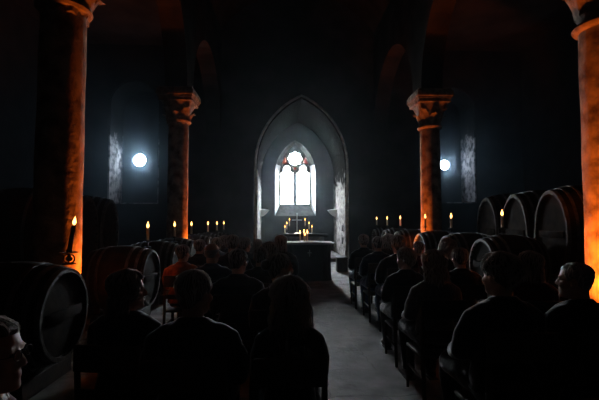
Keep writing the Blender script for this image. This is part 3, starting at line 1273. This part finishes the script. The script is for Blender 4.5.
def head_radius(z):
    zs = [r[0] for r in HEADR]
    if z <= zs[0]: r = HEADR[0]; return r[1], r[2], r[3]
    for i in range(len(zs) - 1):
        if z <= zs[i + 1]:
            t = (z - zs[i]) / (zs[i + 1] - zs[i])
            return tuple(HEADR[i][k] * (1 - t) + HEADR[i + 1][k] * t for k in (1, 2, 3))
    return HEADR[-1][1:]


def hair_mesh(style, seed=0, strands=0):
    """head-local shell of hair; style sets the lower edge round the head, the body and the curl"""
    key = ('h', style, seed)
    if key in CACHE: return CACHE[key]
    rnd = random.Random(hash(style) % 1000 if False else sum(map(ord, style)) + seed * 17)
    na, nv = 72, 34
    long_ = {'short': 0, 'curly': 0, 'bald': 0, 'crop': 0, 'bob': .15, 'long': .30, 'wavy': .36, 'bun': 0}[style]
    thick = {'short': .014, 'crop': .008, 'curly': .028, 'bald': .007, 'bob': .022, 'long': .018, 'wavy': .026, 'bun': .012}[style]
    ph = [rnd.uniform(0, 6.28) for _ in range(6)]

    def edge(a):
        """a: 0 = face, pi = nape ; returns lower edge height"""
        f = abs(a) / PI
        if style == 'bald':
            return .035 - .13 * max(0, (f - .45)) / .55 if f > .42 else .5
        hl = .074
        if long_:
            if f < .24: return hl
            g = min((f - .24) / .16, 1)
            return hl * (1 - g) + (-.09 - long_ + .02 * math.sin(a * 9 + ph[0])) * g
        if f < .26: return hl
        if f < .40:
            g = (f - .26) / .14
            return hl * (1 - g) + .0 * g - .0
        if f < .56: return .0 + .012 * math.sin((f - .4) / .16 * PI)
        g = (f - .56) / .44
        return -.005 - (.085) * g

    def surf(a, v, extra):
        e = edge(a)
        top = .121
        if e > .2: return None
        # even spacing over the crown and down the side
        z = top - (top - e) * (v ** 1.5)
        hw, yf, yb_ = head_radius(max(z, -.03))
        if z < -.03 and not long_:
            hw = .070 - .10 * (-.03 - z) * 2
            yb_ = -.080 + .25 * (-.03 - z)
            yf = .02
        elif z < -.03:
            k = min((-.03 - z) / .25, 1.3)
            hw = .070 + (.045 if style != 'long' else .02) * k
            yb_ = -.086 - (.055 if style != 'long' else .035) * k
            yf = .03 - .03 * k
        cy, hy = (yf + yb_) / 2, (yf - yb_) / 2
        x, y = math.sin(a), math.cos(a)
        n = 0
        if style in ('wavy', 'curly', 'bob'):
            cur = 1.0 if style == 'curly' else .8
            n = cur * .012 * (math.sin(a * 7 + ph[0] + z * 40) * math.sin(z * 55 + ph[1] + a * 3)) + .012 * noise.noise(Vector((x * 4 + seed, y * 4, z * 22)))
        else:
            n = .004 * noise.noise(Vector((x * 7 + seed, y * 7, z * 30)))
        n += .0022 * math.sin(a * 41 + ph[2] + z * 12)
        th = (thick + n) * min(1, 3.5 * (1 - v) + .35) * extra
        tz = thick * (1 - v) ** 2 * extra * 1.0
        tk = min(1, .12 + (v ** 1.5) * 9)
        if v < .2: hw, hy = hw * (.25 + .75 * min(1, v / .12)) , hy * (.25 + .75 * min(1, v / .12))
        return Vector(((hw + th * tk) * x, cy + (hy + th * tk) * y, z + tz))

    b = MB()
    bm = b.bm
    if style == 'bald':
        rng = [PI * (.43 + 1.14 * i / (na - 1)) for i in range(na)]
        rng = [a if a <= PI else a - 2 * PI for a in rng]
        closed = False
    else:
        rng = [-PI + 2 * PI * i / na for i in range(na)]
        closed = True

    def grid(ex, r0):
        V = []
        for a in rng:
            col = []
            for j in range(nv + 1):
                v = j / nv
                if style == 'bald':
                    e = edge(a)
                    z = .052 - (.052 - e) * v if e < .052 else .05
                    hw, yf, yb_ = head_radius(z)
                    cy, hy = (yf + yb_) / 2, (yf - yb_) / 2
                    t_ = thick * ex * math.sin(PI * min(max(v, .0), 1)) ** .5 + .002
                    col.append(bm.verts.new(Vector(((hw + t_) * math.sin(a), cy + (hy + t_) * math.cos(a), z))))
                else:
                    col.append(bm.verts.new(surf(a, max(v, .004), ex)))
            V.append(col)
        return V
    A = grid(1.0, 0)
    B = grid(-.35 if style != 'bald' else -.4, 0)
    n = len(rng)
    for i in range(n if closed else n - 1):
        i2 = (i + 1) % n
        for j in range(nv):
            bm.faces.new((A[i][j], A[i2][j], A[i2][j + 1], A[i][j + 1]))
            bm.faces.new((B[i][j + 1], B[i2][j + 1], B[i2][j], B[i][j]))
        bm.faces.new((A[i][nv], A[i2][nv], B[i2][nv], B[i][nv]))
        if not closed: bm.faces.new((B[i][0], B[i2][0], A[i2][0], A[i][0]))
    if closed:
        bm.faces.new([A[i][0] for i in range(n)][::-1])
    if style == 'bun':
        b.ball((0, -.125, .045), .046, .042, .044, 18)
    # loose strands standing off the surface, pale for a rim of light
    nshell = len(bm.faces)
    ns = {'short': 190, 'crop': 150, 'curly': 320, 'bald': 0, 'bob': 260, 'long': 260, 'wavy': 560, 'bun': 170}[style]
    for _ in range(ns):
        a = rnd.uniform(-PI, PI)
        if edge(a) > .06 and rnd.random() < .7: continue
        v0 = rnd.uniform(.0, .75) ** 1.3
        v1 = min(1.0, v0 + rnd.uniform(.15, .5))
        pts = []
        off = rnd.uniform(1.0, 1.38)
        wv, wp = rnd.uniform(10, 22), rnd.uniform(0, 6)
        da = rnd.uniform(-.25, .25)
        for i in range(8):
            t = i / 7
            p = surf(a + da * t + (.05 * math.sin(wv * t + wp) if style in ('wavy', 'curly', 'bob') else 0), v0 + (v1 - v0) * t, off + .18 * t)
            if p is None: break
            pts.append(p)
        if len(pts) == 8:
            b.tube(pts, [.002, .0026, .0026, .0026, .0024, .002, .0015, .0008], 4, round_ends=False)
    me = b.mesh('hair')
    auto(me, 70)
    me.materials.append(HAIR['brown'])
    me.materials.append(M['strand'])
    for p in me.polygons:
        if p.index >= nshell: p.material_index = 1
    CACHE[key] = me
    return me


def recolour(o, mat):
    if not o.data.materials: o.data.materials.append(mat)
    o.material_slots[0].link = 'OBJECT'
    o.material_slots[0].material = mat


# chair: seat, back rest, two rails, four legs
def chair_kit():
    P = []
    b = MB(); b.box(-.20, .20, -.20, .21, .385, .416, .012); P.append(('seat', b.mesh('seat')))
    b = MB(); b.box(-.205, .205, -.262, -.238, .74, .90, .01, ); P.append(('backrest', b.mesh('backrest')))
    b = MB(); b.box(-.19, .19, -.247, -.230, .58, .64, .006); P.append(('back_rail', b.mesh('back_rail')))
    for s in (-1, 1):
        b = MB(); b.tube([(s * .185, .18, .39), (s * .19, .195, .0)], [.02, .014], 8, round_ends=False); P.append(('leg', b.mesh('leg')))
        b = MB(); b.tube([(s * .19, -.27, .0), (s * .188, -.225, .40), (s * .188, -.228, .60), (s * .19, -.25, .89)], [.016, .02, .019, .015], 8, round_ends=False); P.append(('leg', b.mesh('leg')))
        b = MB(); b.tube([(s * .187, .187, .22), (s * .188, -.245, .22)], .011, 8, round_ends=False); P.append(('stretcher', b.mesh('stretcher')))
    for _, m_ in P: auto(m_, 35)
    return P


CHAIR = chair_kit()


def person(X, Z, ztop, side, row, seat, label, hair='short', haircol='brown', head=(0, 0), body_yaw=0, top='black', legs='black', wid=1.0, kind='jacket', bottom='trousers', seed=0, shirt=None, glasses=False):
    s = min(max(ztop / 1.292, .935), 1.075)
    head = (min((-60, -28, -20, 0, 20, 36), key=lambda q: abs(q - head[0])), 2)
    wid = min((.84, .93, 1.0, 1.06), key=lambda q: abs(q - wid))
    o = link('person', body_mesh(head[0], head[1], wid), None, None, (X, Z, .0))
    o.rotation_euler.z = rad(body_yaw)
    o.scale = (s, s, s)
    tag(o, label, 'person', 'seated audience')
    recolour(link('jacket', jacket_mesh(wid, kind), CLOTH['black'], o), CLOTH[top])
    recolour(link('trousers' if bottom == 'trousers' else 'skirt', trouser_mesh(bottom), CLOTH['black'], o), CLOTH[legs])
    for q in (-1, 1):
        link('shoe', shoe_mesh(q), M['shoe'], o)
    h = link('hair', hair_mesh(hair, seed), HAIR['brown'], o)
    h.matrix_local = head_matrix(rad(head[0]), rad(head[1]))
    recolour(h, HAIR[haircol])
    if shirt:
        b = MB()
        ring = []
        for k in range(20):
            a = 2 * PI * k / 20
            ring.append(Vector((.064 * math.cos(a), -.046 + .056 * math.sin(a), 1.072 - .034 * max(0, math.sin(a)))))
        b.tube(ring, .009, 8, r2=.022, closed=True)
        for q in (-1, 1):
            b.rings([[Vector((q * .012, .018, 1.05)), Vector((q * .05, .0, 1.055)), Vector((q * .045, .035, .995)), Vector((q * .02, .03, 1.01))],
                     [Vector((q * .012, .026, 1.05)), Vector((q * .05, .012, 1.055)), Vector((q * .045, .047, .995)), Vector((q * .02, .04, 1.01))]])
        b.build('shirt_collar', M[shirt], o)
    if glasses:
        b = MB()
        T = head_matrix(rad(head[0]), rad(head[1]))
        for q in (-1, 1):
            ring = [T @ Vector((q * .033 + .023 * math.cos(2 * PI * k / 16), .104, .008 + .017 * math.sin(2 * PI * k / 16))) for k in range(16)]
            b.tube(ring, .0016, 6, closed=True, up=T.to_3x3() @ Vector((0, 1, 0)))
            b.tube([T @ Vector(p) for p in ((q * .056, .104, .012), (q * .080, .085, .013), (q * .085, .0, .010), (q * .083, -.018, -.01))], .0015, 6)
        b.tube([T @ Vector(p) for p in ((-.010, .104, .012), (0, .108, .015), (.010, .104, .012))], .0015, 6)
        g = b.build('glasses', M['iron'], o)
    c = empty('chair', (X, Z, 0), rad(body_yaw))
    c.scale = (s, s, s)
    tag(c, f'dark wooden chair under the {seat}', 'chair', 'audience chairs')
    for nm, m_ in CHAIR:
        link(nm, m_, M['chairwood'], c)
    return o


def L(px, top, Z, *a, **k):
    person(PX(px, Z), Z, PZ(top, Z), *a, **k)


# left block (towards the left casks), nearest first
L(3, 316, 1.36, 'l', 0, 'man in red at the lower left picture corner', 'man with glasses and white collar in profile at the lower left picture corner', 'short', 'brown', (-28, 3), -58, 'red', 'charcoal', 1.06, 'jacket', shirt='white', glasses=True, seed=3)
L(290, 279, 2.34, 'l', 1, 'woman with long wavy hair by the aisle', 'woman with long wavy hair seen from behind, beside the aisle in the foreground', 'wavy', 'brown', (0, 2), 0, 'black', 'black', .84, 'jacket', 'skirt', seed=1)
L(197, 271, 2.22, 'l', 1, 'short-haired man left of the woman with long wavy hair', 'man in a dark jacket directly left of the woman with long wavy hair', 'short', 'brown', (-24, 4), 0, 'black', 'black', 1.08, 'jacket', seed=2)
L(132, 271, 2.55, 'l', 1, 'person with a bob left of the dark-jacketed man', 'person with bobbed hair turned right, second left of the woman with wavy hair', 'bob', 'black', (-52, 2), -8, 'black', 'black', .95, 'coat', seed=4)
L(281, 254, 3.24, 'l', 2, 'person with pinned-up hair before the wavy-haired woman', 'person with pinned-up hair turning right, just ahead of the woman with wavy hair', 'bun', 'brown', (-62, 4), -6, 'charcoal', 'black', .93, 'jacket', 'skirt', seed=5)
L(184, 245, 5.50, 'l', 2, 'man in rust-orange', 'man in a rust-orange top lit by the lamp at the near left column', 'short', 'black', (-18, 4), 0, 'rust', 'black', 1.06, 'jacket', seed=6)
L(239, 249, 3.90, 'l', 3, 'dark-haired person between the rust-clad man and the pinned-up hair', 'dark-haired person with cropped hair, between rust-clad man and person with pinned-up hair', 'crop', 'black', (-20, 3), 0, 'black', 'black', 1.04, 'jacket', seed=7)
L(213, 243, 4.75, 'l', 4, 'balding man', 'balding man with shiny crown, just right of the rust-clad man', 'bald', 'grey', (-15, 2), 0, 'navy', 'black', 1.05, 'jacket', seed=8)
L(261, 247, 4.70, 'l', 4, 'grey-coated person right of the balding man', 'person in a dark coat low between the balding man and the person with pinned-up hair', 'crop', 'brown', (0, 3), 0, 'charcoal', 'black', 1.0, 'coat', seed=9)
L(233, 235, 5.70, 'l', 5, 'broad-shouldered man with ears standing out', 'broad-shouldered crop-haired man whose ears show, left of the farther women', 'crop', 'brown', (0, 0), 0, 'charcoal', 'black', 1.12, 'jacket', seed=10)
L(200.5, 240, 6.60, 'l', 5, 'person left of the broad-shouldered man', 'small dark head just below the two candles beside the far left column', 'short', 'black', (0, 2), 0, 'black', 'black', 1.0, 'jacket', seed=11)
L(270, 243, 5.62, 'l', 5, 'person right of the broad-shouldered man', 'low-seated person just left of and nearer than the woman with long straight hair', 'bob', 'black', (-10, 4), 0, 'black', 'black', .95, 'coat', seed=12)
L(246, 238, 6.64, 'l', 6, 'short-haired person beside the long straight hair', 'short-haired person ahead of the broad-shouldered man, turned slightly right', 'short', 'black', (-25, 2), 0, 'black', 'black', 1.0, 'jacket', seed=13)
L(281, 236, 6.50, 'l', 6, 'woman with long straight hair before the draped table', 'woman with long straight hair seated in front of the black-draped table', 'long', 'brown', (0, 3), 0, 'black', 'black', .98, 'coat', 'skirt', seed=14)
L(217, 238, 7.45, 'l', 6, 'person beneath the farthest left candles', 'dark-clothed person under the three close candles left of the chancel arch', 'short', 'brown', (0, 2), 0, 'black', 'black', 1.0, 'jacket', seed=15)
L(258, 239, 7.47, 'l', 7, 'grey-haired person near the left chancel jamb', 'grey-haired person whose head shows against the left jamb of the chancel arch', 'crop', 'grey', (-20, 2), 0, 'charcoal', 'black', 1.0, 'jacket', seed=16)
L(225, 236, 8.42, 'l', 7, 'person in the front left corner', 'person farthest left in the front row, right below the last left candle', 'bob', 'brown', (0, 2), 0, 'black', 'black', 1.0, 'jacket', seed=17)
# right block, nearest first
L(570, 264, 2.62, 'r', 1, 'grey-haired man by the right column', 'grey-haired man turned left in front of the bright orange right column', 'crop', 'grey', (38, 2), 6, 'black', 'black', 1.10, 'jacket', glasses=True, seed=21)
L(496, 257, 2.48, 'r', 1, 'curly-haired person in the nearest right row', 'curly-haired person two places left of the bright orange right column', 'curly', 'brown', (22, 2), 0, 'black', 'black', 1.0, 'jacket', seed=22)
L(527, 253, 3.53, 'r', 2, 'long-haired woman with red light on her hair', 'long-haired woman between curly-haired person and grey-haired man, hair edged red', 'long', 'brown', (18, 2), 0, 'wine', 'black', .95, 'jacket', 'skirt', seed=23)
L(432, 252, 3.60, 'r', 2, 'woman with light bobbed hair by the aisle', 'woman with light bobbed hair nearest the aisle in the right-hand foreground', 'bob', 'blond', (20, 4), 0, 'grey', 'black', .95, 'jacket', seed=24)
L(404, 250, 4.54, 'r', 3, 'person with light curls beside the aisle', 'person with light curls by the aisle, left of the woman with bobbed hair', 'curly', 'blond', (32, 4), 0, 'charcoal', 'grey', 1.0, 'jacket', seed=25)
L(458, 249, 4.55, 'r', 3, 'dark figure right of the light bobbed hair', 'dark-haired person between the light bobbed hair and the curly-haired person', 'short', 'black', (10, 2), 0, 'black', 'black', 1.05, 'jacket', seed=26)
L(397, 236, 5.45, 'r', 4, 'man in a dark suit with his shoulder edged by light', 'man in a dark suit sitting tall just ahead of the person with light curls', 'short', 'brown', (-8, 2), 0, 'black', 'denim', 1.06, 'jacket', seed=27)
L(447, 240, 5.52, 'r', 4, 'person under the candle right of the far column', 'head directly below the candle standing right of the farther right column', 'bob', 'grey', (0, 2), 0, 'black', 'black', .97, 'coat', seed=28)
L(377, 237, 6.43, 'r', 5, 'man in a suit beside the aisle, farther on', 'suited man by the aisle, between the tall man and the frontmost head', 'crop', 'black', (0, 2), 0, 'navy', 'denim', 1.04, 'jacket', seed=29)
L(418, 243, 6.43, 'r', 5, 'person beneath the farther right column', 'person whose head shows right under the farther right column', 'short', 'brown', (-12, 2), 0, 'wine', 'black', 1.0, 'jacket', seed=30)
L(363, 235, 7.35, 'r', 6, 'front person right of the aisle', 'frontmost head right of the aisle, close to the right chancel jamb', 'short', 'brown', (0, 2), 0, 'black', 'denim', .97, 'jacket', seed=31)
L(388, 235, 7.62, 'r', 6, 'second front person right of the aisle', 'second head from the aisle in the front right row, under two candles', 'bob', 'black', (10, 2), 0, 'charcoal', 'black', 1.0, 'coat', seed=32)
# ------------------------------------------------------------------ haze, world
w = bpy.data.worlds.new('world')
sc.world = w
w.use_nodes = True
nt = w.node_tree
nt.nodes['Background'].inputs['Color'].default_value = (.5, .55, .6, 1)
nt.nodes['Background'].inputs['Strength'].default_value = .0
vs = nt.nodes.new('ShaderNodeVolumeScatter')
vs.inputs['Color'].default_value = (.78, .93, 1.0, 1)
vs.inputs['Anisotropy'].default_value = .86
# haze added for window halos: thick in chancel and niches, thin in nave
ge = nt.nodes.new('ShaderNodeNewGeometry')
sp_ = nt.nodes.new('ShaderNodeSeparateXYZ')
nt.links.new(ge.outputs['Position'], sp_.inputs[0])
mr = nt.nodes.new('ShaderNodeMapRange')
mr.interpolation_type = 'SMOOTHSTEP'
mr.inputs['From Min'].default_value = YE - .6
mr.inputs['From Max'].default_value = YE + .8
mr.inputs['To Min'].default_value = .0005
mr.inputs['To Max'].default_value = .0032
nt.links.new(sp_.outputs['Y'], mr.inputs['Value'])
ab = nt.nodes.new('ShaderNodeMath'); ab.operation = 'ADD'; ab.inputs[1].default_value = -.6
nt.links.new(sp_.outputs['X'], ab.inputs[0])
ab2 = nt.nodes.new('ShaderNodeMath'); ab2.operation = 'ABSOLUTE'
nt.links.new(ab.outputs[0], ab2.inputs[0])
mx_ = nt.nodes.new('ShaderNodeMapRange')
mx_.inputs['From Min'].default_value = 3.6
mx_.inputs['From Max'].default_value = 4.8
mx_.inputs['To Min'].default_value = 1.0
mx_.inputs['To Max'].default_value = 20.0
nt.links.new(ab2.outputs[0], mx_.inputs['Value'])
mu = nt.nodes.new('ShaderNodeMath'); mu.operation = 'MULTIPLY'
nt.links.new(mr.outputs['Result'], mu.inputs[0])
nt.links.new(mx_.outputs['Result'], mu.inputs[1])
nt.links.new(mu.outputs[0], vs.inputs['Density'])
nt.links.new(vs.outputs[0], nt.nodes['World Output'].inputs['Volume'])
